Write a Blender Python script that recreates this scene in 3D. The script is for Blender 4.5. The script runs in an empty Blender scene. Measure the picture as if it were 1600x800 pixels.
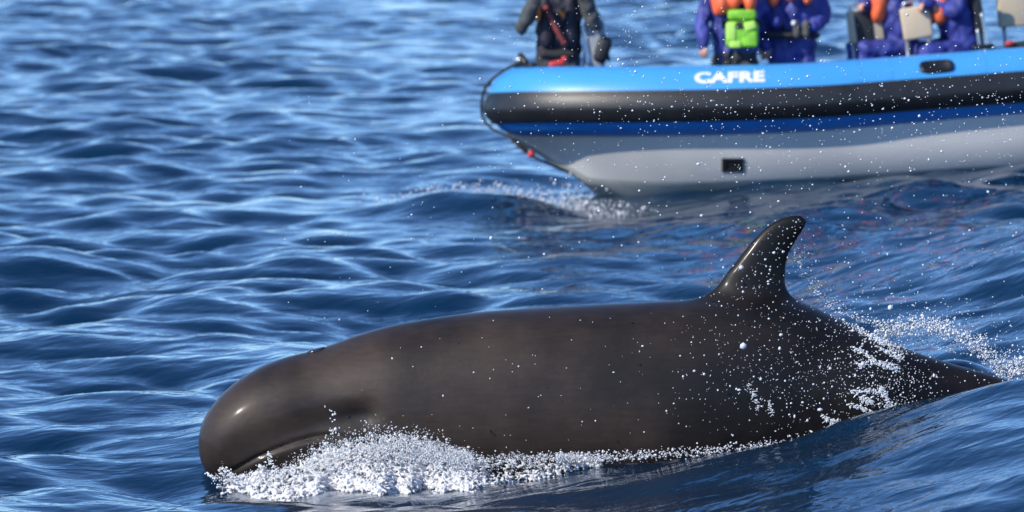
import bpy, bmesh, math, random
import numpy as np
from mathutils import Vector, Matrix, Euler
from mathutils.bvhtree import BVHTree

random.seed(7)
rng = np.random.default_rng(11)
S = bpy.context.scene
COL = S.collection
R = math.radians

# ------------------------------------------------------------------ camera
CAM_H = 3.37                      # eye height over the water, on the deck of a larger boat
FOC = 200.0
FPX = 1600 * FOC / 36.0           # focal length in photograph pixels
PITCH = math.atan(700 / FPX)
cam = bpy.data.cameras.new('camera')
camo = bpy.data.objects.new('camera', cam)
COL.objects.link(camo)
camo.location = (0, 0, CAM_H)
camo.rotation_euler = (math.pi / 2 - PITCH, 0, 0)
cam.lens = FOC
cam.sensor_width = 36
cam.clip_start = 0.5
cam.clip_end = 20000
cam.dof.use_dof = True
cam.dof.focus_distance = 29.3
cam.dof.aperture_fstop = 4.0
S.camera = camo

# ------------------------------------------------------------------ sky and sun
SUN_EL, SUN_AZ = R(34), R(234)     # azimuth clockwise from +Y: behind the camera, to its left
w = bpy.data.worlds.new('World')
S.world = w
w.use_nodes = True
nt = w.node_tree
bg = nt.nodes['Background']
sky = nt.nodes.new('ShaderNodeTexSky')
sky.sky_type = 'NISHITA'
sky.sun_disc = False
sky.sun_elevation = SUN_EL
sky.sun_rotation = SUN_AZ
sky.altitude = 0
sky.air_density = 0.7
sky.dust_density = 0.0
sky.ozone_density = 8.0
nt.links.new(sky.outputs[0], bg.inputs[0])
bg.inputs[1].default_value = 0.15
sd = bpy.data.lights.new('sun', 'SUN')
sd.energy = 3.4
sd.angle = R(0.53)
sd.color = (1.0, 0.93, 0.83)
so = bpy.data.objects.new('sun', sd)
COL.objects.link(so)
to_sun = Vector((math.sin(SUN_AZ) * math.cos(SUN_EL), math.cos(SUN_AZ) * math.cos(SUN_EL), math.sin(SUN_EL)))
so.rotation_euler = to_sun.to_track_quat('Z', 'Y').to_euler()
so.location = (-10, -10, 30)
S.view_settings.view_transform = 'Standard'
S.view_settings.look = 'None'
S.view_settings.exposure = 0.55
S.view_settings.gamma = 1.0
S.view_settings.use_curve_mapping = False
S.cycles.max_bounces = 6
S.cycles.sample_clamp_indirect = 6


# ------------------------------------------------------------------ helpers
def W(px, py, Y):
    """a point of the place: a sight line of the photograph and a distance Y of its own"""
    u, v = (px - 800) / FPX, (400 - py) / FPX
    dy = math.cos(PITCH) + v * math.sin(PITCH)
    dz = -math.sin(PITCH) + v * math.cos(PITCH)
    t = Y / dy
    return Vector((u * t, Y, CAM_H + dz * t))


def proj(P):
    P = np.asarray(P, float)
    dz = P[:, 2] - CAM_H
    dep = P[:, 1] * math.cos(PITCH) - dz * math.sin(PITCH)
    up = P[:, 1] * math.sin(PITCH) + dz * math.cos(PITCH)
    return 800 + P[:, 0] / dep * FPX, 400 - up / dep * FPX


def tag(o, label=None, cat=None, group=None, kind=None):
    if label: o['label'] = label
    if cat: o['category'] = cat
    if group: o['group'] = group
    if kind: o['kind'] = kind
    return o


def mesh_np(name, V, F, smooth=True):
    """F: (n,3) or (n,4) array"""
    V = np.asarray(V, np.float32); F = np.asarray(F, np.int32)
    me = bpy.data.meshes.new(name)
    me.vertices.add(len(V)); me.vertices.foreach_set('co', V.ravel())
    k = F.shape[1]
    me.loops.add(F.size); me.loops.foreach_set('vertex_index', F.ravel())
    me.polygons.add(len(F))
    me.polygons.foreach_set('loop_start', np.arange(0, F.size, k, dtype=np.int32))
    me.polygons.foreach_set('use_smooth', np.full(len(F), smooth))
    me.update(calc_edges=True)
    return me


def obj(name, me, m=None, parent=None):
    o = bpy.data.objects.new(name, me)
    COL.objects.link(o)
    if m is not None:
        for mm in (m if isinstance(m, (list, tuple)) else [m]):
            me.materials.append(mm)
    if parent is not None:
        o.parent = parent
    return o


def empty(name, loc=(0, 0, 0)):
    o = bpy.data.objects.new(name, None)
    o.empty_display_size = 0.2
    o.location = loc
    COL.objects.link(o)
    return o


def join(parts):
    """list of (V,F quads) -> one"""
    Vs, Fs, n = [], [], 0
    for V, F in parts:
        Vs.append(np.asarray(V, float)); Fs.append(np.asarray(F) + n); n += len(V)
    return np.vstack(Vs), np.vstack(Fs)


def grid_faces(nu, nv, closed_v=True):
    i = np.arange(nu - 1)[:, None]
    j = np.arange(nv if closed_v else nv - 1)[None, :]
    j2 = (j + 1) % nv
    a = i * nv + j; b = i * nv + j2; c = (i + 1) * nv + j2; d = (i + 1) * nv + j
    return np.stack([a, b, c, d], -1).reshape(-1, 4)


def frame_of(d):
    d = Vector(d).normalized()
    a = Vector((0, 0, 1)) if abs(d.z) < 0.9 else Vector((1, 0, 0))
    x = a.cross(d).normalized()
    return x, d.cross(x), d


def cone(p0, r0, p1, r1, n=14, caps=4, squash=1.0):
    """rounded cone as a closed quad mesh; squash flattens it along the y of its frame"""
    p0, p1 = Vector(p0), Vector(p1)
    x, y, d = frame_of(p1 - p0)
    rings = []
    for k in range(caps + 1):
        a = math.pi / 2 * (1 - k / caps)
        rings.append((p0 - d * r0 * math.sin(a), max(r0 * math.cos(a), r0 * .03)))
    for k in range(caps + 1):
        a = math.pi / 2 * k / caps
        rings.append((p1 + d * r1 * math.sin(a), max(r1 * math.cos(a), r1 * .03)))
    V = []
    for c, r in rings:
        for j in range(n):
            t = 2 * math.pi * j / n
            V.append(c + x * r * math.cos(t) + y * r * squash * math.sin(t))
    F = grid_faces(len(rings), n)
    F = np.vstack([F, cap_faces(0, n, True), cap_faces((len(rings) - 1) * n, n, False)])
    return np.array(V), F


def cap_faces(s, n, flip):
    """quads closing a ring of even n"""
    f = []
    for k in range(n // 2 - 1):
        q = [s + k, s + k + 1, s + n - 2 - k, s + n - 1 - k]
        f.append(q[::-1] if flip else q)
    return np.array(f)


def ellipsoid(c, rx, ry, rz, rot=None, n=16, m=10):
    V = []
    M = rot.to_matrix() if rot is not None else Matrix.Identity(3)
    for i in range(m + 1):
        a = -math.pi / 2 + math.pi * i / m
        cr = max(math.cos(a), .02)
        for j in range(n):
            t = 2 * math.pi * j / n
            V.append(Vector(c) + M @ Vector((rx * cr * math.cos(t), ry * cr * math.sin(t), rz * math.sin(a))))
    F = np.vstack([grid_faces(m + 1, n), cap_faces(0, n, True), cap_faces(m * n, n, False)])
    return np.array(V), F


def rbox(c, sx, sy, sz, bev=0.02, rot=None, taper=1.0):
    """box with bevelled edges (taper scales its top)"""
    bm = bmesh.new()
    bmesh.ops.create_cube(bm, size=1)
    for v in bm.verts:
        k = taper if v.co.z > 0 else 1
        v.co = Vector((v.co.x * sx * k, v.co.y * sy, v.co.z * sz))
    if bev > 0:
        bmesh.ops.bevel(bm, geom=bm.edges[:], offset=bev, segments=3, profile=.5, affect='EDGES')
    M = rot.to_matrix().to_4x4() if rot is not None else Matrix.Identity(4)
    bm.transform(Matrix.Translation(Vector(c)) @ M)
    return bm


def bm_obj(name, bm, m, parent=None, smooth=True):
    me = bpy.data.meshes.new(name)
    bm.to_mesh(me); bm.free()
    for p in me.polygons: p.use_smooth = smooth
    return obj(name, me, m, parent)


def tube_vf(pts, r, n=8, close=True):
    pts = [Vector(p) for p in pts]
    V = []
    prev = None
    for i, p in enumerate(pts):
        d = (pts[min(i + 1, len(pts) - 1)] - pts[max(i - 1, 0)]).normalized()
        if prev is None:
            x, y, _ = frame_of(d)
        else:
            x = (prev - d * prev.dot(d)).normalized(); y = d.cross(x)
        prev = x
        rr = r[i] if isinstance(r, (list, tuple)) else r
        for j in range(n):
            t = 2 * math.pi * j / n
            V.append(p + x * rr * math.cos(t) + y * rr * math.sin(t))
    F = [grid_faces(len(pts), n), cap_faces(0, n, True), cap_faces((len(pts) - 1) * n, n, False)]
    return np.array(V), np.vstack(F)


def spline(pts, n):
    """Catmull-Rom through points"""
    P = [Vector(p) for p in pts]
    P = [P[0] * 2 - P[1]] + P + [P[-1] * 2 - P[-2]]
    out = []
    seg = len(P) - 3
    for i in range(n):
        u = i / (n - 1) * seg
        k = min(int(u), seg - 1); t = u - k
        a, b, c, d = P[k:k + 4]
        out.append(0.5 * ((2 * b) + (c - a) * t + (2 * a - 5 * b + 4 * c - d) * t * t + (3 * b - a - 3 * c + d) * t ** 3))
    return out


def pchip(xs, ys, x):
    """monotone cubic interpolation"""
    xs, ys, x = np.asarray(xs, float), np.asarray(ys, float), np.asarray(x, float)
    h = np.diff(xs); dl = np.diff(ys) / h
    m = np.zeros(len(xs))
    for i in range(1, len(xs) - 1):
        if dl[i - 1] * dl[i] > 0:
            w1, w2 = 2 * h[i] + h[i - 1], h[i] + 2 * h[i - 1]
            m[i] = (w1 + w2) / (w1 / dl[i - 1] + w2 / dl[i])
    m[0], m[-1] = dl[0], dl[-1]
    k = np.clip(np.searchsorted(xs, x) - 1, 0, len(h) - 1)
    t = (x - xs[k]) / h[k]
    t2, t3 = t * t, t ** 3
    return (2 * t3 - 3 * t2 + 1) * ys[k] + (t3 - 2 * t2 + t) * h[k] * m[k] + (-2 * t3 + 3 * t2) * ys[k + 1] + (t3 - t2) * h[k] * m[k + 1]


def remeshed(V, F, voxel, smooth=4, factor=.5):
    """union of closed shapes as one continuous surface -> mesh data"""
    me = mesh_np('tmp', V, F)
    o = bpy.data.objects.new('tmp', me)
    COL.objects.link(o)
    md = o.modifiers.new('r', 'REMESH'); md.mode = 'VOXEL'; md.voxel_size = voxel; md.use_smooth_shade = True
    if smooth:
        sm = o.modifiers.new('s', 'SMOOTH'); sm.factor = factor; sm.iterations = smooth
    dg = bpy.context.evaluated_depsgraph_get()
    dg.update()
    out = bpy.data.meshes.new_from_object(o.evaluated_get(dg))
    bpy.data.objects.remove(o); bpy.data.meshes.remove(me)
    for p in out.polygons: p.use_smooth = True
    return out


def verts_np(me):
    a = np.empty(len(me.vertices) * 3, np.float32)
    me.vertices.foreach_get('co', a)
    return a.reshape(-1, 3).astype(float)


def normals_np(me):
    a = np.empty(len(me.vertices) * 3, np.float32)
    me.vertices.foreach_get('normal', a)
    return a.reshape(-1, 3).astype(float)


def smoothstep(a, b, x):
    t = np.clip((x - a) / (b - a), 0, 1)
    return t * t * (3 - 2 * t)


_g = rng.normal(size=(64, 3)); _ph = rng.uniform(0, 6.28, 64)
def wobble(P, scale, n=12):
    """cheap smooth 3-D noise: a sum of sines, about -1..1"""
    s = np.zeros(len(P))
    for i in range(n):
        k = _g[i] / np.linalg.norm(_g[i]) * scale * (0.6 + 1.2 * i / n)
        s += np.sin(P @ k + _ph[i])
    return s / math.sqrt(n)


# ------------------------------------------------------------------ materials
def mat(name, col, rough=.5, col2=None, nscale=6., bump=0., bscale=60., metal=0., coat=0., spec=.5, sss=0.):
    m = bpy.data.materials.new(name)
    m.use_nodes = True
    t = m.node_tree; b = t.nodes['Principled BSDF']
    b.inputs['Roughness'].default_value = rough
    b.inputs['Metallic'].default_value = metal
    b.inputs['Specular IOR Level'].default_value = spec
    b.inputs['Coat Weight'].default_value = coat
    b.inputs['Coat Roughness'].default_value = .08
    if sss:
        b.inputs['Subsurface Weight'].default_value = sss
        b.inputs['Subsurface Radius'].default_value = (.02, .02, .02)
    tc = t.nodes.new('ShaderNodeTexCoord')
    if col2 is None: col2 = tuple(c * .72 for c in col)
    n = t.nodes.new('ShaderNodeTexNoise'); n.inputs['Scale'].default_value = nscale; n.inputs['Detail'].default_value = 5
    t.links.new(tc.outputs['Object'], n.inputs['Vector'])
    r = t.nodes.new('ShaderNodeValToRGB')
    r.color_ramp.elements[0].position = .35; r.color_ramp.elements[1].position = .65
    r.color_ramp.elements[0].color = (*col2, 1); r.color_ramp.elements[1].color = (*col, 1)
    t.links.new(n.outputs['Fac'], r.inputs[0]); t.links.new(r.outputs[0], b.inputs['Base Color'])
    if bump:
        n2 = t.nodes.new('ShaderNodeTexNoise'); n2.inputs['Scale'].default_value = bscale; n2.inputs['Detail'].default_value = 4
        t.links.new(tc.outputs['Object'], n2.inputs['Vector'])
        bp = t.nodes.new('ShaderNodeBump'); bp.inputs['Strength'].default_value = bump; bp.inputs['Distance'].default_value = .01
        t.links.new(n2.outputs['Fac'], bp.inputs['Height']); t.links.new(bp.outputs[0], b.inputs['Normal'])
    return m


def sea_material():
    m = bpy.data.materials.new('sea_water'); m.use_nodes = True
    t = m.node_tree; b = t.nodes['Principled BSDF']; L = t.links.new
    b.inputs['Roughness'].default_value = .05
    b.inputs['IOR'].default_value = 1.333
    tc = t.nodes.new('ShaderNodeTexCoord')
    rt = t.nodes.new('ShaderNodeMapping'); rt.inputs['Rotation'].default_value = (0, 0, R(44))     # x along the wind
    L(tc.outputs['Object'], rt.inputs[0])
    mp = t.nodes.new('ShaderNodeMapping'); mp.inputs['Scale'].default_value = (1.0, .42, 1)
    L(rt.outputs[0], mp.inputs[0])
    hs = []
    for sc, dist, det in ((4.5, .020, 2), (12.0, .0062, 2), (34., .0010, 2)):
        n = t.nodes.new('ShaderNodeTexNoise'); n.inputs['Scale'].default_value = sc; n.inputs['Detail'].default_value = det
        n.inputs['Distortion'].default_value = .4
        L(mp.outputs[0], n.inputs['Vector'])
        k = t.nodes.new('ShaderNodeMath'); k.operation = 'MULTIPLY'; k.inputs[1].default_value = dist
        L(n.outputs['Fac'], k.inputs[0]); hs.append(k)
    a = t.nodes.new('ShaderNodeMath'); L(hs[0].outputs[0], a.inputs[0]); L(hs[1].outputs[0], a.inputs[1])
    a2 = t.nodes.new('ShaderNodeMath'); L(a.outputs[0], a2.inputs[0]); L(hs[2].outputs[0], a2.inputs[1])
    bp = t.nodes.new('ShaderNodeBump'); bp.inputs['Strength'].default_value = 1.0; bp.inputs['Distance'].default_value = 1.0
    L(a2.outputs[0], bp.inputs['Height']); L(bp.outputs[0], b.inputs['Normal'])
    # foam lying on the water round the whale and the bow
    at = t.nodes.new('ShaderNodeAttribute'); at.attribute_name = 'foam'
    mp2 = t.nodes.new('ShaderNodeMapping'); mp2.inputs['Scale'].default_value = (1, .45, 1)
    L(tc.outputs['Object'], mp2.inputs[0])
    n = t.nodes.new('ShaderNodeTexNoise'); n.inputs['Scale'].default_value = 9; n.inputs['Detail'].default_value = 8; n.inputs['Roughness'].default_value = .7
    n.inputs['Distortion'].default_value = 1.2
    L(mp2.outputs[0], n.inputs['Vector'])
    s = t.nodes.new('ShaderNodeMath'); s.operation = 'ADD'; L(at.outputs['Fac'], s.inputs[0]); L(n.outputs['Fac'], s.inputs[1])
    mr = t.nodes.new('ShaderNodeMapRange'); mr.inputs['From Min'].default_value = .98; mr.inputs['From Max'].default_value = 1.45
    L(s.outputs[0], mr.inputs['Value'])
    mx = t.nodes.new('ShaderNodeMix'); mx.data_type = 'RGBA'
    mx.inputs['A'].default_value = (.0015, .022, .056, 1); mx.inputs['B'].default_value = (.62, .66, .68, 1)
    L(mr.outputs[0], mx.inputs['Factor']); L(mx.outputs['Result'], b.inputs['Base Color'])
    mr2 = t.nodes.new('ShaderNodeMapRange'); mr2.inputs['To Min'].default_value = .05; mr2.inputs['To Max'].default_value = .5
    L(mr.outputs[0], mr2.inputs['Value']); L(mr2.outputs[0], b.inputs['Roughness'])
    return m


def whale_material():
    m = bpy.data.materials.new('whale_skin'); m.use_nodes = True
    t = m.node_tree; b = t.nodes['Principled BSDF']; L = t.links.new
    tc = t.nodes.new('ShaderNodeTexCoord')
    n = t.nodes.new('ShaderNodeTexNoise'); n.inputs['Scale'].default_value = 2.2; n.inputs['Detail'].default_value = 6; n.inputs['Roughness'].default_value = .55
    L(tc.outputs['Object'], n.inputs['Vector'])
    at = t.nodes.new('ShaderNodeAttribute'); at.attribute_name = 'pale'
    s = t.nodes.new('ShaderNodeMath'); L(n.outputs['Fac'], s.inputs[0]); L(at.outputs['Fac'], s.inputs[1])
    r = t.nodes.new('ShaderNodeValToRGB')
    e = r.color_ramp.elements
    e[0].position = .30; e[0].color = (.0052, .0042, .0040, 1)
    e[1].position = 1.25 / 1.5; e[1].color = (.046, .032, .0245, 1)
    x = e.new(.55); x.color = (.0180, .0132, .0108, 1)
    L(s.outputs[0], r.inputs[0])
    # fine scratches and freckles
    mp = t.nodes.new('ShaderNodeMapping'); mp.inputs['Scale'].default_value = (6, 20, 40); mp.inputs['Rotation'].default_value = (0, .15, 0)
    L(tc.outputs['Object'], mp.inputs[0])
    n2 = t.nodes.new('ShaderNodeTexNoise'); n2.inputs['Scale'].default_value = 1.5; n2.inputs['Detail'].default_value = 6
    L(mp.outputs[0], n2.inputs['Vector'])
    mr = t.nodes.new('ShaderNodeMapRange'); mr.inputs['From Min'].default_value = .3; mr.inputs['From Max'].default_value = .7
    mr.inputs['To Min'].default_value = .86; mr.inputs['To Max'].default_value = 1.12
    L(n2.outputs['Fac'], mr.inputs['Value'])
    mx = t.nodes.new('ShaderNodeVectorMath'); mx.operation = 'SCALE'
    L(r.outputs[0], mx.inputs[0]); L(mr.outputs[0], mx.inputs['Scale'])
    L(mx.outputs[0], b.inputs['Base Color'])
    b.inputs['Roughness'].default_value = .55
    b.inputs['Specular IOR Level'].default_value = .25
    b.inputs['Coat Weight'].default_value = .22
    b.inputs['Coat Roughness'].default_value = .17
    b.inputs['Coat IOR'].default_value = 1.33
    n3 = t.nodes.new('ShaderNodeTexNoise'); n3.inputs['Scale'].default_value = 30; n3.inputs['Detail'].default_value = 5
    L(tc.outputs['Object'], n3.inputs['Vector'])
    bp = t.nodes.new('ShaderNodeBump'); bp.inputs['Strength'].default_value = .25; bp.inputs['Distance'].default_value = .004
    L(n3.outputs['Fac'], bp.inputs['Height']); L(bp.outputs[0], b.inputs['Normal'])
    return m


M = dict(
    sea=sea_material(), whale=whale_material(),
    eye=mat('eye_dark', (.01, .008, .007), .08),
    lip=mat('blowhole_skin', (.03, .024, .028), .15, coat=.6),
    foam=mat('foam_white', (.86, .85, .84), .5, (.78, .78, .78), 28, .8, 260, sss=.6),
    drop=mat('water_drop', (.76, .78, .79), .15, (.6, .63, .66), 9),
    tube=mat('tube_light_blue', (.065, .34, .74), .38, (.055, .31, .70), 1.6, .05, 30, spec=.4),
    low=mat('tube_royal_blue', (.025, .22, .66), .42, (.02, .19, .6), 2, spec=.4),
    strake=mat('rubbing_strake_black', (.012, .013, .015), .42, (.02, .021, .023), 5, .15, 80),
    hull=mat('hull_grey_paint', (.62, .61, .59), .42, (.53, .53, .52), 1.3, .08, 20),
    hulllow=mat('hull_darker_grey', (.46, .47, .45), .5, (.34, .36, .34), 3),  # darker grey for the hull below the chine
    deck=mat('deck_grey', (.28, .3, .31), .7),
    white=mat('lettering_white', (.85, .86, .87), .5, (.8, .82, .84)),
    black=mat('black_fitting', (.014, .014, .015), .4),
    panel=mat('black_padding', (.018, .02, .023), .6, bump=.3),
    beige=mat('beige_vinyl', (.60, .49, .34), .5, (.54, .43, .29), 5, .15, 40),
    steel=mat('stainless_tube', (.55, .58, .6), .28, (.48, .5, .52), metal=.8),
    rope=mat('rope_dark', (.02, .021, .023), .8, bump=.8, bscale=160),
    red=mat('red_plastic', (.62, .05, .045), .4, (.5, .035, .035)),
    suit=mat('navy_blue_suit', (.048, .066, .33), .6, (.028, .038, .20), 7, .5, 22),
    suit2=mat('dark_blue_suit', (.04, .055, .30), .6, (.02, .028, .17), 6, .5, 22),
    grey=mat('charcoal_jacket', (.085, .09, .09), .7, (.05, .054, .056), 9, .5, 30),
    navy=mat('dark_navy_vest', (.022, .022, .042), .65, (.012, .012, .02), 9, .5, 30),
    trousers=mat('dark_trousers', (.055, .06, .065), .75, (.022, .025, .028), 8, .5, 30),
    orange=mat('orange_life_jacket', (.90, .17, .06), .5, (.84, .12, .04), 6, .4, 25),
    amber=mat('amber_float', (.80, .25, .03), .5, (.7, .17, .02)),
    lime=mat('lime_fabric', (.30, .70, .05), .55, (.16, .46, .03), 14, .5, 30),
    limep=mat('lime_pale_panel', (.55, .90, .16), .5, (.48, .82, .12)),
    strap=mat('rust_red_strap', (.26, .055, .045), .7, (.17, .03, .03), 15),
    belt=mat('dark_webbing', (.03, .03, .03), .8),
    pouch=mat('grey_brown_pouch', (.10, .095, .085), .75, (.07, .066, .06), 9, .4, 30),
    skin=mat('skin_tone', (.62, .34, .25), .5, (.56, .28, .2), 12, sss=.1),
    hair=mat('brown_hair', (.03, .02, .014), .6, bump=.6, bscale=90),
    boots=mat('black_boots', (.015, .015, .016), .5),
    bagl=mat('pale_grey_nylon', (.36, .38, .40), .6, (.26, .28, .30), 9, .3, 25),
    lens=mat('lens_black', (.012, .012, .013), .25, coat=.3),
)

# ------------------------------------------------------------------ the sea: one sheet to the horizon
def grow(start, stop, step, ratio, cap=1e9):
    out = [start]; s = step
    while abs(out[-1] - start) < abs(stop - start):
        out.append(out[-1] + math.copysign(s, stop - start)); s = min(s * ratio, cap)
    return out

xs = list(np.arange(-5.2, 5.2001, .030))
xr = grow(xs[-1], 10.5, .031, 1.012, .10); xr = xr[1:] + grow(xr[-1], 6000, .11, 1.16)[1:]
XS = np.array([-v for v in reversed(xr)] + xs + xr)
ys = list(np.arange(23.4, 33.0, .034))
ys += grow(ys[-1], 56, .031, 1.0018, .06)[1:]
ys += grow(ys[-1], 112, .06, 1.002, .16)[1:]
ys += grow(ys[-1], 9000, .17, 1.15)[1:]
yl = grow(23.4, -4000, .032, 1.12)[1:]
YS = np.array(list(reversed(yl)) + ys)

NW = 150
lam = np.exp(rng.uniform(math.log(.2), math.log(4.2), NW))
th = np.where(rng.random(NW) < .75, rng.normal(R(-44), R(28), NW), rng.uniform(R(-180), R(0), NW))
kk = 2 * math.pi / lam
slope = .0255 * np.exp(-.5 * (np.log(lam / 1.1) / .95) ** 2) * np.exp(rng.normal(0, .25, NW))
amp = slope / kk
KX, KY = kk * np.cos(th), kk * np.sin(th)
PH = rng.uniform(0, 6.283, NW)


def swell(X, Y):
    X = np.asarray(X, float); Y = np.asarray(Y, float)
    g = lambda a, b, sa: np.exp(-((a - b) / sa) ** 2)
    h = .26 * smoothstep(.6, 4.6, X) * smoothstep(24, 29, Y) * (1 - smoothstep(52, 66, Y)) * (1 - .75 * smoothstep(6, 14, X))
    h = h + .325 * smoothstep(.3, 2.6, X) * np.where(Y < 28.6, g(Y, 28.6, 4.0), g(Y, 28.6, .95)) * (1 - smoothstep(5, 9, X))      # wave in front of the tail stock
    h = h + .42 * smoothstep(1.5, 4.6, X) * np.where(Y < 38.0, g(Y, 38.0, 6.5), g(Y, 38.0, 3.4)) * (1 - smoothstep(6, 12, X))      # wave behind it
    h = h - .07 * g(X, -.9, 1.9) * g(Y, 28.9, 1.5)                                            # hollow round the head
    h = h - .10 * g(X, -1.65, .65) * g(Y, 29.2, 1.1)
    h = h + .16 * g(X, -.35, .8) * g(Y, 47.7, .55)                                           # bow wave
    h = h - .10 * g(X, .9, .9) * g(Y, 48.2, 1.2)
    h = h + .28 * g(X, 2.32, .40) * g(Y, 30.45, .50)                                          # water lifted off the back
    return h


def sea_grid(XS, YS):
    sx = np.gradient(XS); sy = np.gradient(YS)
    A = np.exp(1j * np.outer(YS, KY)); B = np.exp(1j * (np.outer(KX, XS) + PH[:, None]))
    lx = 2 * math.pi / np.maximum(np.abs(KX), 1e-6); ly = 2 * math.pi / np.maximum(np.abs(KY), 1e-6)
    wy = smoothstep(2.2, 5, np.minimum(ly[None, :] / sy[:, None], 50) + 0) * smoothstep(1.0, 2.6, lam[None, :] / sy[:, None] * 2)
    wx = smoothstep(2.2, 5, lx[:, None] / sx[None, :])
    A = A * wy; B = B * wx
    Z = ((A * amp) @ B)
    H = Z.real
    D1 = ((A * (amp * np.cos(th))) @ B).imag; D2 = ((A * (amp * np.sin(th))) @ B).imag
    return H, D1, D2


H, D1, D2 = sea_grid(XS, YS)
GX, GY = np.meshgrid(XS, YS)
# wind ruffles come and go in patches, and the water is calmer right beside the animal
patch = .85 + .38 * np.sin(GX * .55 + GY * .21 + 1.0) * np.sin(GY * .17 - GX * .2 + .5)
patch = patch * (1 + .40 * np.exp(-((GX - 2.2) / 3.0) ** 2 - ((GY - 43.5) / 3.6) ** 2))
HZ = H * patch
CH = 0.75
PX = GX + CH * D1 * patch
PY = GY + CH * D2 * patch
PZ = HZ + swell(GX, GY)


def sea_z(x, y):
    """water height at a point (without the sideways drift of the crests)"""
    j = int(np.clip(np.searchsorted(XS, x), 1, len(XS) - 1)); i = int(np.clip(np.searchsorted(YS, y), 1, len(YS) - 1))
    return float(PZ[i, j])


ny, nx = PZ.shape
me = mesh_np('sea', np.stack([PX, PY, PZ], -1).reshape(-1, 3), grid_faces(ny, nx, False)[:, ::-1] if False else grid_faces(ny, nx, False))
fo = np.zeros((ny, nx))
gg = lambda a, b, s: np.exp(-((a - b) / s) ** 2)
fo = np.maximum(fo, .62 * smoothstep(-1.75, -1.35, GX) * (1 - smoothstep(-.35, .55, GX)) * smoothstep(27.55, 28.5, GY) * (1 - smoothstep(29.4, 29.6, GY)))
fo = np.maximum(fo, .50 * smoothstep(-.2, .2, GX) * (1 - smoothstep(1.0, 1.6, GX)) * smoothstep(28.75, 29.1, GY) * (1 - smoothstep(29.4, 29.6, GY)))
fo = np.maximum(fo, .55 * gg(GX, 2.45, .35) * gg(GY, 30.0, .55))
fo = np.maximum(fo, .55 * smoothstep(-1.6, .2, GX) * (1 - smoothstep(.6, 1.5, GX)) * gg(GY, 48.2, 1.5))
fo = np.maximum(fo, .40 * smoothstep(.6, 1.2, GX) * (1 - smoothstep(3.5, 6, GX)) * gg(GY, 49.0, .9))
a = me.attributes.new('foam', 'FLOAT', 'POINT'); a.data.foreach_set('value', fo.astype(np.float32).ravel())
sea = obj('sea', me, M['sea'])
tag(sea, 'deep blue choppy sea reflecting the sky', 'sea', kind='structure')

# ------------------------------------------------------------------ the whale
WY = 29.6
ST = np.array([  # sight-line station, back, belly, half width (m)
    (311, 683, 702, .06), (314, 666, 718, .115), (319, 654, 729, .155), (328, 639, 740, .20), (345, 618, 750, .245), (375, 592.5, 757, .285),
    (410, 572.5, 763, .306), (450, 558, 768, .32), (490, 548, 773, .33), (515, 540, 776, .342), (550, 527, 780, .36), (600, 512, 785, .385),
    (660, 500, 791, .405), (730, 490, 797, .425), (800, 484, 800, .44), (900, 478, 802, .45), (1000, 473, 800, .45), (1100, 467, 792, .44),
    (1180, 463, 780, .425), (1230, 466, 768, .405), (1265, 476, 757, .385), (1300, 492, 746, .36), (1350, 516, 733, .325), (1400, 539, 721, .28),
    (1450, 557, 708, .235), (1500, 572, 695, .19), (1560, 589, 684, .145), (1620, 612, 682, .105), (1700, 655, 702, .075), (1770, 696, 730, .07), (1800, 712, 738, .045)])
u = np.concatenate([np.array([311.0, 311.6, 312.5]), np.linspace(314, 360, 24), np.linspace(364, 1800, 240)])
top, bot, hw = (pchip(ST[:, 0], ST[:, i], u) for i in (1, 2, 3))
NR = 72
V = []
for a_, t_, b_, h_ in zip(u, top, bot, hw):
    pt, pb = W(a_, t_, WY), W(a_, b_, WY)
    zc, rz = (pt.z + pb.z) / 2, (pt.z - pb.z) / 2
    n = 2.25
    for j in range(NR):
        t = 2 * math.pi * j / NR
        c, s = math.cos(t), math.sin(t)
        V.append(((pt.x + pb.x) / 2, WY + h_ * math.copysign(abs(c) ** (2 / n), c), zc + rz * math.copysign(abs(s) ** (2 / n), s)))
body = (np.array(V), np.vstack([grid_faces(len(u), NR), cap_faces(0, NR, True), cap_faces((len(u) - 1) * NR, NR, False)]))


def blade(lead, trail, thick, to3):
    """thin fin between a leading and a trailing edge curve of equal length"""
    n = len(lead); m = 20
    V = []
    for i in range(n):
        for j in range(m):
            t = 2 * math.pi * j / m
            s = (1 - math.cos(t)) / 2
            foil = thick[i] * math.sin(t) * (1.0 - .55 * s)
            p = Vector(lead[i]).lerp(Vector(trail[i]), s)
            V.append(to3(p, foil))
    return np.array(V), np.vstack([grid_faces(n, m), cap_faces(0, m, True), cap_faces((n - 1) * m, m, False)])


ld = spline([(1030, 500, 0), (1085, 466, 0), (1112, 449, 0), (1137, 423, 0), (1161, 393, 0), (1181, 369, 0), (1201, 351, 0), (1222, 340, 0), (1243, 335.5, 0), (1254, 336.5, 0)], 40)
tr = spline([(1330, 540, 0), (1285, 489, 0), (1258, 475, 0), (1240, 459, 0), (1231, 440, 0), (1229, 420, 0), (1233, 399, 0), (1244, 378, 0), (1257, 359, 0), (1262, 346, 0)], 40)
tk = [.085 * (1 - i / 39) ** .8 + .012 for i in range(40)]
fin = blade(ld, tr, tk, lambda p, f: W(p.x, p.y, WY) + Vector((0, f, 0)))
parts = [body, fin]
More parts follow.
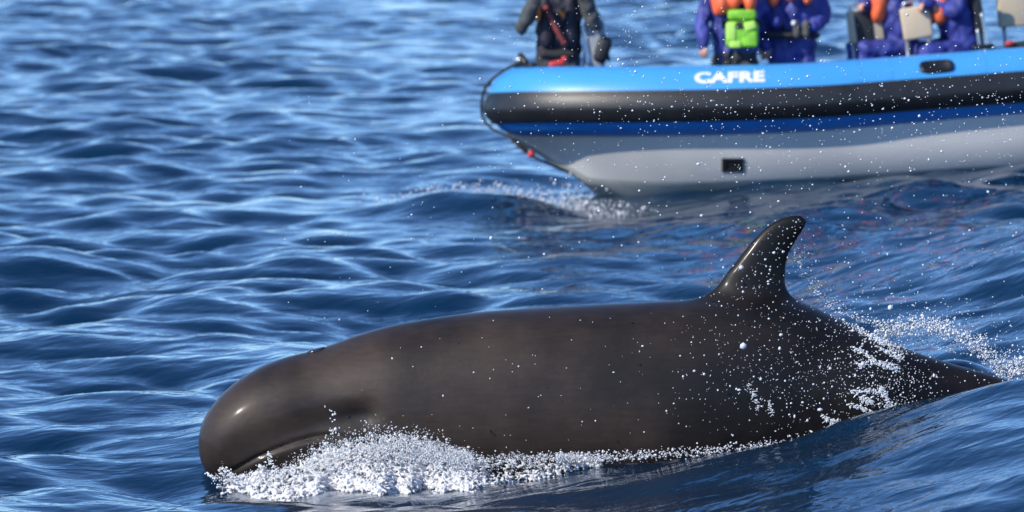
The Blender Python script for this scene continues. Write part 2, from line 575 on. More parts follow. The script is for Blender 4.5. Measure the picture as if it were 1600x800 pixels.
# flippers and flukes, under water
for sgn in (-1, 1):
    root = W(640, 770, WY)
    l2 = [(root.x - .05 + .0, WY + sgn * .25, root.z), (root.x + .06, WY + sgn * .45, root.z - .12), (root.x + .22, WY + sgn * .6, root.z - .22), (root.x + .42, WY + sgn * .68, root.z - .3)]
    t2 = [(root.x + .22, WY + sgn * .25, root.z - .03), (root.x + .25, WY + sgn * .45, root.z - .14), (root.x + .34, WY + sgn * .6, root.z - .23), (root.x + .45, WY + sgn * .67, root.z - .3)]
    parts.append(blade(spline(l2, 14), spline(t2, 14), [.03 * (1 - i / 14) + .008 for i in range(14)], lambda p, f: p + Vector((0, 0, f))))
    e = W(1780, 722, WY)
    l2 = [(e.x - .08, WY, e.z + .02), (e.x + .08, WY + sgn * .25, e.z - .04), (e.x + .34, WY + sgn * .6, e.z - .1)]
    t2 = [(e.x + .22, WY, e.z - .05), (e.x + .30, WY + sgn * .25, e.z - .08), (e.x + .38, WY + sgn * .59, e.z - .11)]
    parts.append(blade(spline(l2, 14), spline(t2, 14), [.03 * (1 - i / 14) + .008 for i in range(14)], lambda p, f: p + Vector((0, 0, f))))
wm = remeshed(*join(parts), .0125, 9, .5)
Vw = verts_np(wm); Nw = normals_np(wm)
mir = Vw.copy(); mir[:, 1] = WY - np.abs(Vw[:, 1] - WY)
qx, qy = proj(mir)


def poly_dist(qx, qy, pts):
    d = np.full(len(qx), 1e9); side = np.zeros(len(qx)); par = np.zeros(len(qx))
    for i, ((x0, y0), (x1, y1)) in enumerate(zip(pts[:-1], pts[1:])):
        ex, ey = x1 - x0, y1 - y0
        t = np.clip(((qx - x0) * ex + (qy - y0) * ey) / (ex * ex + ey * ey), 0, 1)
        dx, dy = qx - x0 - t * ex, qy - y0 - t * ey
        dd = np.hypot(dx, dy); s = ex * dy - ey * dx
        k = dd < d
        d[k] = dd[k]; side[k] = s[k]; par[k] = (i + t[k]) / (len(pts) - 1)
    return d, side, par


ed = np.empty(len(wm.edges) * 2, np.int32); wm.edges.foreach_get('vertices', ed); ed = ed.reshape(-1, 2)
deg = np.bincount(ed.ravel(), minlength=len(Vw)).astype(float)[:, None]
ms = (smoothstep(1010, 1080, qx) * (1 - smoothstep(1290, 1350, qx)) * smoothstep(425, 452, qy) * (1 - smoothstep(540, 600, qy)))[:, None]
for _ in range(60):                                             # blend the fin into the back
    av = np.zeros_like(Vw); np.add.at(av, ed[:, 0], Vw[ed[:, 1]]); np.add.at(av, ed[:, 1], Vw[ed[:, 0]])
    Vw = Vw + ms * .6 * (av / deg - Vw)
wm.vertices.foreach_set('co', Vw.astype(np.float32).ravel()); wm.update(); Nw = normals_np(wm)
flank = np.clip((np.abs(Vw[:, 1] - WY) - .04) / .08, 0, 1)
disp = np.zeros(len(Vw))
d, sd_, pr = poly_dist(qx, qy, [(350, 742), (375, 730), (400, 716), (430, 703), (460, 692), (490, 684), (515, 681), (542, 685)])
fade = smoothstep(0, .1, pr) * (1 - .6 * smoothstep(.88, 1, pr))
disp -= .016 * np.exp(-(d / 3.2) ** 2) * fade                          # the gape
disp += .006 * np.exp(-((d - 9) / 8) ** 2) * (sd_ > 0) * fade           # lower lip
d, sd_, pr = poly_dist(qx, qy, [(380, 700), (420, 687), (460, 674), (505, 660), (545, 650), (570, 648)])
disp -= .034 * np.exp(-(d / 23) ** 2) * (.45 + .55 * pr)
disp -= .008 * np.exp(-((qx - 548) / 24) ** 2 - ((qy - 648) / 15) ** 2)
disp += .005 * np.exp(-((qx - 548) / 26) ** 2 - ((qy - 622) / 10) ** 2)
disp -= .006 * np.exp(-((qx - 470) / 14) ** 2) * np.exp(-((qy - 560) / 30) ** 2)   # behind the melon
disp += .004 * wobble(Vw, 5.0)
disp *= np.where(qy > 520, 1, smoothstep(480, 520, qy)) * flank
Vw2 = Vw + Nw * disp[:, None]
wm.vertices.foreach_set('co', Vw2.astype(np.float32).ravel()); wm.update()
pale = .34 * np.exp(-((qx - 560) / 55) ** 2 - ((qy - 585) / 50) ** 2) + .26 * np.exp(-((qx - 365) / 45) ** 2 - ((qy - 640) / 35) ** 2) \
    + .17 * (1 - smoothstep(700, 1250, qx)) - .16 * smoothstep(950, 1250, qx) - .10 * smoothstep(1060, 1130, qx) * (1 - smoothstep(440, 500, qy)) - .30 * np.exp(-((qx - 546) / 28) ** 2 - ((qy - 650) / 15) ** 2)  # last term paints the shade behind the mouth into the skin tone
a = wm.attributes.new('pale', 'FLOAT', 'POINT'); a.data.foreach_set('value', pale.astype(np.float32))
root = empty('false_killer_whale', (W(800, 700, WY).x, WY, 0))
tag(root, 'dark grey whale with hooked dorsal fin surfacing in front of the boat', 'whale')
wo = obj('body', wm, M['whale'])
wo.parent = root; wo.matrix_parent_inverse = root.matrix_world.inverted()
wo.matrix_parent_inverse = Matrix.Translation(-root.location)
dg = bpy.context.evaluated_depsgraph_get()
bvh = BVHTree.FromPolygons([tuple(v) for v in Vw2], [tuple(p.vertices) for p in wm.polygons])


def on_whale(px, py):
    c = Vector((0, 0, CAM_H)); d = (W(px, py, 30) - c).normalized()
    hit = bvh.ray_cast(c, d)
    return hit[0], hit[1]


def child(name, VF, m, parent, smooth=True):
    o = obj(name, mesh_np(name, *VF, smooth=smooth), m)
    o.parent = parent; o.matrix_parent_inverse = Matrix.Translation(-parent.location)
    return o


p, n = on_whale(545, 652)
child('eye', ellipsoid(p - n * .006, .015, .010, .010), M['eye'], root)
p = W(494, 549, WY)
rb = []
for i in range(25):
    t = 2 * math.pi * i / 24
    rb.append((p.x + .042 * math.cos(t), WY - .03 + .03 * math.sin(t), p.z - .004 - .012 * math.sin(t) * 0 + .040 * .30 * math.cos(t) * 1.0 + .009))
child('blowhole', tube_vf(rb, .011, 8), M['lip'], root)

# ------------------------------------------------------------------ the boat
BO = W(818, 189, 50.0)
yaw, pit, roll = R(5), R(-4.0), R(-4.0)
BM = Matrix.Translation(BO) @ Matrix.Rotation(yaw, 4, 'Z') @ Matrix.Rotation(pit, 4, 'Y') @ Matrix.Rotation(roll, 4, 'X')
boat = empty('inflatable_boat')
boat.matrix_world = BM
tag(boat, 'rigid inflatable boat with light blue tube, black strake and grey hull', 'boat')
TR = .305
LB, HB, XC = 8.2, 1.05, 2.7


def sheer(x):
    return .17 * max(0, (XC - x) / XC) ** 1.6


def path():
    out = []
    for i in range(60):                                        # near side, stern to bow
        x = LB - (LB - XC) * i / 60
        out.append((x, -HB))
    for i in range(81):
        t = math.pi / 2 * (1 - i / 40)
        out.append((XC * (1 - math.cos(t)), -HB * math.sin(t)))
    for i in range(1, 61):
        out.append((XC + (LB - XC) * i / 60, HB))
    return [Vector((x, y, sheer(x))) for x, y in out]


TP = path()
TS = [0.0]
for a_, b_ in zip(TP[:-1], TP[1:]): TS.append(TS[-1] + (b_ - a_).length)
TS = np.array(TS)


def tube_at(s, phi, r):
    """point on the tube skin: s along the path, phi from outward (0) to up (90 deg)"""
    k = int(np.clip(np.searchsorted(TS, s) - 1, 0, len(TP) - 2)); f = (s - TS[k]) / (TS[k + 1] - TS[k])
    c = TP[k].lerp(TP[k + 1], f)
    tg = lambda i: (TP[min(i + 1, len(TP) - 1)] - TP[max(i - 1, 0)]).normalized()
    d = tg(k).lerp(tg(k + 1), f).normalized()
    out = Vector((d.y, -d.x, 0)).normalized() * -1
    out = Vector((-d.y, d.x, 0)).normalized()
    up = Vector((0, 0, 1)); up = (up - d * up.dot(d)).normalized()
    # heading runs bow-wards on the near side, so outward is to its left
    return c + (out * math.cos(phi) + up * math.sin(phi)) * r


def band(name, phis, radii, m, s0=0, s1=None, step=1):
    V = []
    ss = TS[::step]
    for s in ss:
        for ph, r in zip(phis, radii):
            V.append(tube_at(s, R(ph), r))
    return obj(name, mesh_np(name, V, grid_faces(len(ss), len(phis), False)[:, ::-1]), m, boat)


# which way is outward? near side (y<0) must give outward = -y
_t = tube_at(TS[10], 0, 1.0)
SGN = 1 if _t.y < TP[10].y else -1
if SGN < 0:
    _old = tube_at
    def tube_at(s, phi, r): return _old(s, math.pi - phi, r)

band('tube', list(range(14, 216, 6)), [TR] * 34, M['tube'])
sp = list(range(-36, 21, 3))
band('rubbing_strake', sp, [TR + .012 + .036 * max(0, 1 - abs(p_ + 10) / 26.) ** .9 if -36 < p_ < 20 else TR - .004 for p_ in sp], M['strake'])
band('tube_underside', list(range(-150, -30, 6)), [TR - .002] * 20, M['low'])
# seams and reinforcing patches glued round the tube
for s_px in (1000, 1373, 1530):
    xb = (s_px - 818) * .00551
    k = min(range(60), key=lambda i: abs(TP[i].x - xb))
    V = [tube_at(TS[k] + ds, R(ph), TR + .003) for ds in (-.035, .035) for ph in range(22, 150, 6)]
    obj('tube_seam', mesh_np('tube_seam', V, grid_faces(2, 22, False)[:, ::-1]), M['tube'], boat)

# stern end caps of the two tubes
for yy in (-HB, HB):
    V, F = ellipsoid((LB, yy, 0), .22, TR, TR)
    obj('tube_end', mesh_np('tube_end', V, F), M['tube'], boat)


def s_of_x(x):
    k = np.searchsorted(-np.array([p.x for p in TP[:100]]), -x)
    a_, b_ = TP[k - 1].x, TP[k].x
    return TS[k - 1] + (TS[k] - TS[k - 1]) * (a_ - x) / (a_ - b_)


def on_tube(x, phi, r):           # x is boat length from the bow, near side
    return tube_at(s_of_x(x), phi, r)


# lettering on the tube
cu = bpy.data.curves.new('lettering', 'FONT')
cu.body = 'CAFRE'; cu.size = 1; cu.offset = .05; cu.space_character = 1.06; cu.fill_mode = 'FRONT'; cu.resolution_u = 4
to = bpy.data.objects.new('tmp_text', cu); COL.objects.link(to)
dg = bpy.context.evaluated_depsgraph_get(); dg.update()
tm = bpy.data.meshes.new_from_object(to.evaluated_get(dg))
bpy.data.objects.remove(to)
bm = bmesh.new(); bm.from_mesh(tm)
bmesh.ops.remove_doubles(bm, verts=bm.verts, dist=1e-4)
bmesh.ops.triangulate(bm, faces=bm.faces)
for _ in range(2):
    bmesh.ops.subdivide_edges(bm, edges=[e for e in bm.edges if e.calc_length() > .15], cuts=1)
    bmesh.ops.triangulate(bm, faces=bm.faces)
xs_ = [v.co.x for v in bm.verts]; ys_ = [v.co.y for v in bm.verts]
x0_, x1_, y0_, y1_ = min(xs_), max(xs_), min(ys_), max(ys_)
BX0, BX1 = (1079 - 818) * .00551, (1184 - 818) * .00551
for v in bm.verts:
    fx = (v.co.x - x0_) / (x1_ - x0_); fy = (v.co.y - y0_) / (y1_ - y0_)
    v.co = on_tube(BX0 + (BX1 - BX0) * fx, R(29 + 24 * fy), TR + .006)
bm_obj('lettering', bm, M['white'], boat, False)
# hand grip plate on the tube
V = []
gx0, gx1 = (1422 - 818) * .00553, (1476 - 818) * .00553
ring = []
for i in range(32):
    t = 2 * math.pi * i / 32
    c, s = math.cos(t), math.sin(t)
    ring.append((math.copysign(abs(c) ** .45, c), math.copysign(abs(s) ** .55, s)))
for k_, r_ in ((1.0, TR + .001), (.97, TR + .022), (.80, TR + .026), (.70, TR + .012), (.05, TR + .012)):
    for c, s in ring:
        V.append(on_tube((gx0 + gx1) / 2 + (gx1 - gx0) / 2 * c * k_, R(38 + 12 * s * k_), r_))
obj('grip_plate', mesh_np('grip_plate', V, grid_faces(5, 32)), M['black'], boat)

# hull: stations from the stem back; sheer under the tube, topside, chine, keel
V = []
hx = np.concatenate([np.linspace(-.16, 2.2, 40), np.linspace(2.4, LB - .1, 30)])
NS = 22
for x in hx:
    f = 1 - math.exp(-x / .75)
    zk = float(pchip([-.16, -.02, .29, .63, 1.0, 1.6, 2.4, 9], [-.13, -.20, -.42, -.72, -.95, -1.13, -1.2, -1.22], x))                    # keel line, rising to the stem
    zt = -.20 + sheer(max(x, .4)) - .03
    ht = .10 + .80 * f if x > 0 else .03
    ht = .012 + 1.19 * (1 - math.exp(-(x + .16) / .85))
    zch = -.70 + .28 * math.exp(-x / .9)
    hc = 1.10 * (1 - math.exp(-max(x - .25, 0) / 1.0))
    zch = max(zch, zk + .02 + .25 * hc)
    prof = [(ht, zt), ((ht * .55 + hc * .45), zt * .5 + zch * .5), (hc + .012, zch), (hc * .93, zch - .045), (hc * .5, (zch - .045) * .5 + zk * .5 - .0), (.006, zk)]
    prof = [(max(a_, .004), b_) for a_, b_ in prof]
    if zt < zk + .05: prof = [(a_, max(b_, zk)) for a_, b_ in prof]
    loop = [Vector((x, -a_, b_)) for a_, b_ in prof] + [Vector((x, a_, b_)) for a_, b_ in reversed(prof)]
    V += loop
nl = 12
F = grid_faces(len(hx), nl, False)
me = mesh_np('hull', V, F, smooth=True)
hull = obj('hull', me, [M['hull'], M['hulllow']], boat)
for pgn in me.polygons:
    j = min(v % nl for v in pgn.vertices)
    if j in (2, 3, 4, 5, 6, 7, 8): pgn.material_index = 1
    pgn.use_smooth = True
# transom and deck
bm_obj('transom', rbox((LB - .1, 0, -.5), .06, 2.2, .8, .02), M['hull'], boat)
DZ = -.42
V = []
for x in np.linspace(.45, LB - .14, 30):
    hwid = min(.92, .05 + .9 * (1 - math.exp(-(x - .2) / .6)))
    V += [Vector((x, -hwid, DZ + .25 * math.exp(-x / .5))), Vector((x, hwid, DZ + .25 * math.exp(-x / .5)))]
obj('deck', mesh_np('deck', V, grid_faces(30, 2, False)), M['deck'], boat)
V = []
for x in np.linspace(.12, 1.5, 14):
    hwid = HB * math.sin(math.acos(max(-1, 1 - x / XC))) - .06
    V += [Vector((x, -hwid, -.19 + sheer(x))), Vector((x, hwid, -.19 + sheer(x)))]
obj('bow_locker', mesh_np('bow_locker', V, grid_faces(14, 2, False)), M['deck'], boat)
# drain plate in the topside
hb = BVHTree.FromPolygons([BM @ Vector(v.co) for v in me.vertices], [tuple(p.vertices) for p in me.polygons])


def on_hull(px, py):
    c = Vector((0, 0, CAM_H)); d = (W(px, py, 50) - c).normalized()
    h = hb.ray_cast(c, d)
    return h[0], h[1]


bi = BM.inverted()
q = [on_hull(px, py)[0] for px, py in ((1128, 268), (1162, 268), (1162, 247), (1128, 247))]
if all(q):
    q = [bi @ v for v in q]
    nn = (q[1] - q[0]).cross(q[3] - q[0]).normalized()
    if nn.y > 0: nn = -nn
    cc = sum(q, Vector()) / 4
    V = [v + nn * -.01 for v in q] + [v + nn * .014 for v in q] + [cc + (v - cc) * .72 + nn * .016 for v in q] + [cc + (v - cc) * .68 + nn * .004 for v in q]
    F = np.vstack([grid_faces(4, 4), [[12, 13, 14, 15]]])
    o = obj('drain_plate', mesh_np('drain_plate', V, F, False), M['black'], boat)
# bow fitting: fairlead and cleat on top of the tube
e = child_b = obj('bow_fitting', mesh_np('bow_fitting', *join([
    cone(tube_at(TS[100] - .30, R(85), TR + .01), .045, tube_at(TS[100] - .05, R(85), TR + .015), .04, squash=.6),
    cone(tube_at(TS[100] - .22, R(85), TR + .04), .03, tube_at(TS[100] - .16, R(85), TR + .10), .028),
    ])), M['black'], boat)
obj('bow_roller', mesh_np('bow_roller', *cone(tube_at(TS[100] - .10, R(88), TR + .06), .042, tube_at(TS[100] - .02, R(88), TR + .055), .04)), M['steel'], boat)

# seats: rider pods with padded backrests
def seat(px, py_top, py_bot, wpx, dY, face, name_mat, core=None, lean=0., legs=2, w2=.07):
    """a backrest on steel legs over a straddle pod; face = turn about Z in degrees"""
    Yp = 50 + dY
    sc = Yp / FPX
    c = W(px, (py_top + py_bot) / 2, Yp)
    hh = (py_bot - py_top) * sc; ww = wpx * sc
    cl = bi @ c
    foot = Vector((cl.x + .12, cl.y, DZ))
    pod = bm_obj('seat', rbox((cl.x + .30, cl.y, DZ + .22), .55, .30, .44, .05), M['panel'], boat)
    rot = Euler((0, R(lean), R(face)))
    b = bm_obj('backrest', rbox(cl, ww, w2, hh, .022, rot), name_mat, pod)
    if core is not None:
        o2 = bm_obj('backrest_pad', rbox(cl + rot.to_matrix() @ Vector((core[0] * ww, -w2 * .45, core[2] * hh)), ww * core[1], w2 * .6, hh * .98, .02, rot), M['panel'], pod)
    X = rot.to_matrix() @ Vector((1, 0, 0))
    for s in ((-.36, .36) if legs == 2 else (.36,)):
        p0 = cl + X * ww * s + Vector((0, 0, -hh * .4)); p1 = Vector((p0.x + .05 * (1 if s > 0 else .3), p0.y, DZ))
        obj('leg', mesh_np('leg', *tube_vf([p0, p0.lerp(p1, .5), p1], .021)), M['steel'], pod)
    hr = [cl + X * ww * -.38 + Vector((0, 0, hh * .45)), cl + X * ww * -.34 + Vector((0, 0, hh * .5 + .045)), cl + X * ww * .34 + Vector((0, 0, hh * .5 + .045)), cl + X * ww * .38 + Vector((0, 0, hh * .45))]
    obj('hand_rail', mesh_np('hand_rail', *tube_vf(spline(hr, 14), .014)), M['steel'], pod)
    return pod


seat(1352, 14, 66, 56, .15, 0, M['beige'], core=(-.05, .50, -.02), lean=-3)
seat(1432, 10, 61, 47, -.02, -6, M['beige'], lean=-5)
seat(1524, -12, 52, 17, .1, 0, M['panel'], lean=-6, legs=1, w2=.30)
seat(1587, -26, 42, 60, .4, 4, M['beige'], lean=0)
# console foot with red engine-stop lanyard beside the rear seat, and the deck rail loop on the tube
cl = bi @ W(1587, 72, 50.0)
bm_obj('console', rbox((cl.x + .05, cl.y, (cl.z + .04 + DZ) / 2), .34, .3, cl.z + .04 - DZ, .05, taper=.8), M['panel'], boat)
obj('stop_switch', mesh_np('stop_switch', *ellipsoid(bi @ W(1578, 68, 49.82), .045, .03, .025)), M['red'], boat)
lp = [bi @ W(a_, b_, 49.38) for a_, b_ in ((1527, 45), (1530, 70), (1533, 80), (1539, 80), (1541, 70), (1538, 45), (1533, 20))]
obj('grab_loop', mesh_np('grab_loop', *tube_vf(spline(lp, 24), .013)), M['steel'], boat)
pts = [on_tube((a_ - 818) * .00551, R(88), TR + .03) for a_ in (1520, 1533, 1548)]
obj('loop_base', mesh_np('loop_base', *cone(pts[0], .022, pts[2], .022)), M['black'], boat)

# painter rope from the bow fitting down to the stem eye
rp = [tube_at(TS[100] - .16, R(86), TR + .045), tube_at(TS[100] - .12, R(60), TR + .03), tube_at(TS[100] - .06, R(25), TR + .055), tube_at(TS[100] + .0, R(-12), TR + .065), tube_at(TS[100] + .0, R(-38), TR + .05)]
rp = [BM @ v for v in rp] + [W(797, 214, 49.75), W(815, 231, 49.72), W(832, 243, 49.70), W(852, 254, 49.70)]
h, _n = on_hull(892, 270)
rp.append(h if h else W(890, 269, 49.9))
rope = empty('painter_rope', rp[0])
tag(rope, 'dark painter rope with red knot hanging from the bow to the stem', 'rope')
child('line', tube_vf(spline(rp, 70), .0125), M['rope'], rope)
child('chafe_sleeve', cone(W(804, 220, 49.74), .024, W(822, 236, 49.71), .022), M['rope'], rope)
child('knot', ellipsoid(W(830, 241, 49.69), .032, .03, .034), M['red'], rope)
if h:
    o = child('stem_eye', ellipsoid(h, .04, .03, .03), M['steel'], rope)

# ------------------------------------------------------------------ people
def person(J, mats, label, voxel=.0105, bulk=1.0, hands=(None, None)):
    """J: joints; L and R are the body's screen-left and screen-right sides; one continuous skin"""
    mats = list(mats) + ['skin'] * (6 - len(mats))
    prims = []                       # (p0,r0,p1,r1,material index)
    def add(p0, r0, p1, r1, mi): prims.append((Vector(p0), r0, Vector(p1), r1, mi))
    fw = J['face']; fw = Vector(fw).normalized(); up = Vector((0, 0, 1))
    nb = J['neck']
    pel = (J['hipL'] + J['hipR']) / 2
    for sd in 'LR':
        sh, el, wr, hp, kn, an = (J[k + sd] for k in ('sh', 'el', 'wr', 'hip', 'kn', 'an'))
        inn = nb.lerp(sh, .55) + Vector((0, 0, -.13))
        add(inn, .108 * bulk, hp.lerp(pel, .25) + up * .10, .108 * bulk, 0)
        add(nb + Vector((0, 0, -.02)), .062, sh, .072 * bulk, 0)
        add(sh, .070 * bulk, el, .058 * bulk, 1); add(el, .058 * bulk, wr, .046 * bulk, 1)
        add(hp.lerp(pel, .2) + up * .04, .112 * bulk, hp, .10 * bulk, 2)
        add(hp, .098 * bulk, kn, .070 * bulk, 2); add(kn, .068 * bulk, an, .050 * bulk, 2)
        toe = an + fw * .17 + Vector((0, 0, -.045))
        add(an + Vector((0, 0, -.02)), .050, toe, .038, 3); add(an + Vector((0, 0, -.035)), .045, an + Vector((0, 0, -.04)) - fw * .04, .042, 3)
        # hand
        hd = J['hd' + sd].normalized(); pn = J['pn' + sd].normalized()       # pointing direction, palm normal
        sdv = hd.cross(pn).normalized() * (1 if sd == 'L' else -1)            # towards the thumb
        pc = wr + hd * .055
        for k in (-1, 0, 1):
            add(wr + sdv * .010 * k, .022, pc + sdv * .024 * k + hd * .018, .0150, 5)
        curl = J.get('curl' + sd, .5)
        for k, ln in enumerate((.068, .076, .071, .056)):
            b0 = pc + hd * .028 + sdv * (.034 - .0235 * k)
            d1 = (hd * math.cos(curl) + pn * math.sin(curl)).normalized(); d2 = (hd * math.cos(curl * 2.3) + pn * math.sin(curl * 2.3)).normalized()
            b1 = b0 + d1 * ln * .5; b2 = b1 + d2 * ln * .5
            add(b0, .0098, b1, .0092, 5); add(b1, .0092, b2, .0082, 5)
        t0 = wr + hd * .03 + sdv * .028; t1 = t0 + (sdv * .6 + hd * .7 + pn * .3).normalized() * .036; t2 = t1 + (hd * .8 + pn * .6).normalized() * .03
        add(t0, .0135, t1, .0115, 5); add(t1, .0115, t2, .0095, 5)
    add(nb + Vector((0, 0, -.16)), .125 * bulk, pel + up * .13, .118 * bulk, 0)
    add(pel + up * .06, .12 * bulk, pel + up * .02, .115 * bulk, 2)
    hc = J['head']; hf = J.get('look', fw).normalized(); hs = hf.cross(up).normalized()
    add(nb + Vector((0, 0, -.03)), .060, hc + Vector((0, 0, -.07)), .056, 4)
    add(hc + up * .035 - hf * .012, .088, hc - up * .06 + hf * .022, .062, 4)          # skull to jaw
    add(hc + up * .01 + hf * .045, .052, hc - up * .05 + hf * .045, .044, 4)           # face
    add(hc + up * .012 + hf * .088, .011, hc - up * .022 + hf * .105, .014, 4)         # nose
    add(hc - up * .052 + hf * .085, .012, hc - up * .058 + hf * .083, .012, 4)         # lips
    for s in (-1, 1): add(hc + hs * .086 * s + up * .02, .014, hc + hs * .084 * s - up * .025, .012, 4)
    V, F = join([cone(a_, r0, b_, r1, 12, 3) for a_, r0, b_, r1, _ in prims])
    me = remeshed(V, F, voxel, 3, .5)
    P = verts_np(me); N = normals_np(me)
    # nearest primitive decides the cloth
    def nearest(Q):
        best = np.full(len(Q), 1e9); idx = np.zeros(len(Q), int)
        for a_, r0, b_, r1, mi in prims:
            A, B = np.array(a_), np.array(b_); E = B - A
            t = np.clip(((Q - A) @ E) / max(E @ E, 1e-9), 0, 1)
            dd = np.linalg.norm(Q - A - t[:, None] * E, axis=1) - (r0 + (r1 - r0) * t)
            k = dd < best; best[k] = dd[k]; idx[k] = mi
        return idx
    vi = nearest(P)
    fold = np.isin(vi, (0, 1, 2))
    dsp = .011 * wobble(P * np.array([1, 1, 1.7]), 26) + .005 * wobble(P + 3, 60)
    P2 = P + N * (dsp * fold)[:, None]
    me.vertices.foreach_set('co', P2.astype(np.float32).ravel())
    fc = np.empty(len(me.polygons) * 3, np.float32); me.polygons.foreach_get('center', fc)
    mi = nearest(fc.reshape(-1, 3).astype(float)).astype(np.int32)
    base = empty('person', (pel.x, pel.y, min(J['anL'].z, J['anR'].z) - .09))
    o = obj('body', me, [M[k] for k in mats])
    me.polygons.foreach_set('material_index', mi); me.update()
    o.parent = base; o.matrix_parent_inverse = Matrix.Translation(-base.location)
    # hair and eyes
    hm = remeshed(*join([ellipsoid(hc + up * .055 - hf * .022, .096, .100, .082), cone(hc + up * .03 - hf * .06, .075, hc - up * .05 - hf * .06, .055)]), .012, 3)
    ho = obj('hair', hm, M['hair']); ho.parent = base; ho.matrix_parent_inverse = Matrix.Translation(-base.location)
    for s in (-1, 1):
        child('eye', ellipsoid(hc + hs * .032 * s + up * .012 + hf * .088, .012, .011, .009), M['eye'], base)
    tag(base, label, 'person')
    return base


def garment(name, prims, m, parent, voxel=.014, fold=.006):
    V, F = join([cone(a_, r0, b_, r1, 12, 3, sq) for a_, r0, b_, r1, sq in prims])
    me = remeshed(V, F, voxel, 4, .5)
    P = verts_np(me); P2 = P + normals_np(me) * (fold * wobble(P, 30))[:, None]
    me.vertices.foreach_set('co', P2.astype(np.float32).ravel()); me.update()
    o = obj(name, me, m)
    if parent is not None:
        o.parent = parent; o.matrix_parent_inverse = Matrix.Translation(-parent.location)
    return o


def deck_z(p):
    l = bi @ Vector(p); return (BM @ Vector((l.x, l.y, DZ))).z


def stand(px, Y, hip_y, lean=Vector((0, 0, 0)), face=(0, -1, 0), spread=.11, kneel=False):
    """joints of a standing trunk: hips at the given sight line"""
    c = W(px, hip_y, Y)
    f = Vector(face).normalized(); s = Vector((-f.y, f.x, 0))          # s = screen-right when facing the camera
    if s.x < 0: s = -s
    dz = deck_z(c)
    J = {}
    J['hipL'], J['hipR'] = c - s * .095, c + s * .095
    leg = c.z - dz - .09
    for sd, q in (('L', -1), ('R', 1)):
        fl = c + s * q * spread
        bend = math.sqrt(max(0, .42 ** 2 - (leg / 2) ** 2)) if leg < .84 else .03
        J['kn' + sd] = Vector((fl.x, fl.y, dz + .09 + leg * .5)) + f * bend
        J['an' + sd] = Vector((fl.x, fl.y, dz + .09))
    J['neck'] = c + Vector((0, 0, .52)) + lean
    J['shL'], J['shR'] = J['neck'] - s * .185 + Vector((0, 0, -.05)), J['neck'] + s * .185 + Vector((0, 0, -.05))
    J['head'] = J['neck'] + Vector((0, 0, .19)) + lean * .3
    J['face'] = f
    for sd in 'LR':
        J['pn' + sd] = Vector((0, 1, 0)); J['hd' + sd] = Vector((0, 0, -1))
    return J


# the photographer in the bow
Yp = 50.0
J = stand(872, Yp, 96)
J['shL'], J['shR'] = W(846, -14, Yp), W(902, -16, Yp); J['neck'] = W(874, -26, Yp); J['head'] = W(872, -62, Yp - .03)
J['elL'], J['elR'] = W(816, 42, Yp - .16), W(930, 38, Yp - .14)
J['wrL'], J['wrR'] = W(838, 0, Yp - .34), W(897, -42, Yp - .30)
for sd in 'LR':                                                 # kneeling on the bow locker
    hp = J['hip' + sd]; kz = (BM @ Vector((.3, 0, -.19 + sheer(.3)))).z
    J['kn' + sd] = Vector((hp.x - .03, hp.y - .02, kz + .075)); J['an' + sd] = Vector((hp.x + .36, hp.y + .12, kz + .09))
J['hdL'] = Vector((.5, -.3, 1)); J['hdR'] = Vector((-.4, -.3, 1)); J['pnL'] = Vector((1, .2, -.2)); J['pnR'] = Vector((-1, .2, -.2))
J['curlL'] = J['curlR'] = .9
p1 = person(J, ['navy', 'grey', 'trousers', 'boots', 'skin'], 'person in charcoal jacket and dark vest kneeling in the bow, elbows raised', bulk=1.10)
f_ = Vector((0, -1, 0))
garment('life_vest', [(W(852, 2, Yp - .07), .085, W(856, 62, Yp - .09), .10, .8), (W(892, 2, Yp - .07), .085, W(888, 62, Yp - .09), .10, .8), (W(857, 30, Yp + .10), .09, W(887, 30, Yp + .10), .09, 1.)], M['navy'], p1)
garment('float_pad', [(W(841, 10, Yp - .19), .032, W(840, 28, Yp - .20), .036, .7)], M['amber'], p1, .008, .003)
garment('float_pad', [(W(876, 20, Yp - .19), .03, W(880, 24, Yp - .19), .026, .7)], M['amber'], p1, .008, .003)
st = spline([W(852, 10, Yp - .18), W(862, 30, Yp - .225), W(872, 50, Yp - .235), W(884, 70, Yp - .22)], 14)
child('strap', tube_vf(st, .026, 8), M['strap'], p1)
garment('waist_belt', [(W(850, 84, Yp - .10), .045, W(893, 84, Yp - .10), .045, 1.)], M['belt'], p1, .01, .003)
# his camera with its long lens
hc = J['head']
cm = empty('camera', hc + Vector((0, -.16, -.06)))
tag(cm, 'black camera with long lens held up by the person in the bow', 'camera')
o = bm_obj('camera_body', rbox(hc + Vector((0, -.20, -.03)), .14, .07, .10, .015), M['lens']); o.parent = cm; o.matrix_parent_inverse = Matrix.Translation(-cm.location)
child('lens', cone(hc + Vector((0, -.22, -.035)), .036, hc + Vector((0, -.46, -.05)), .045), M['lens'], cm)
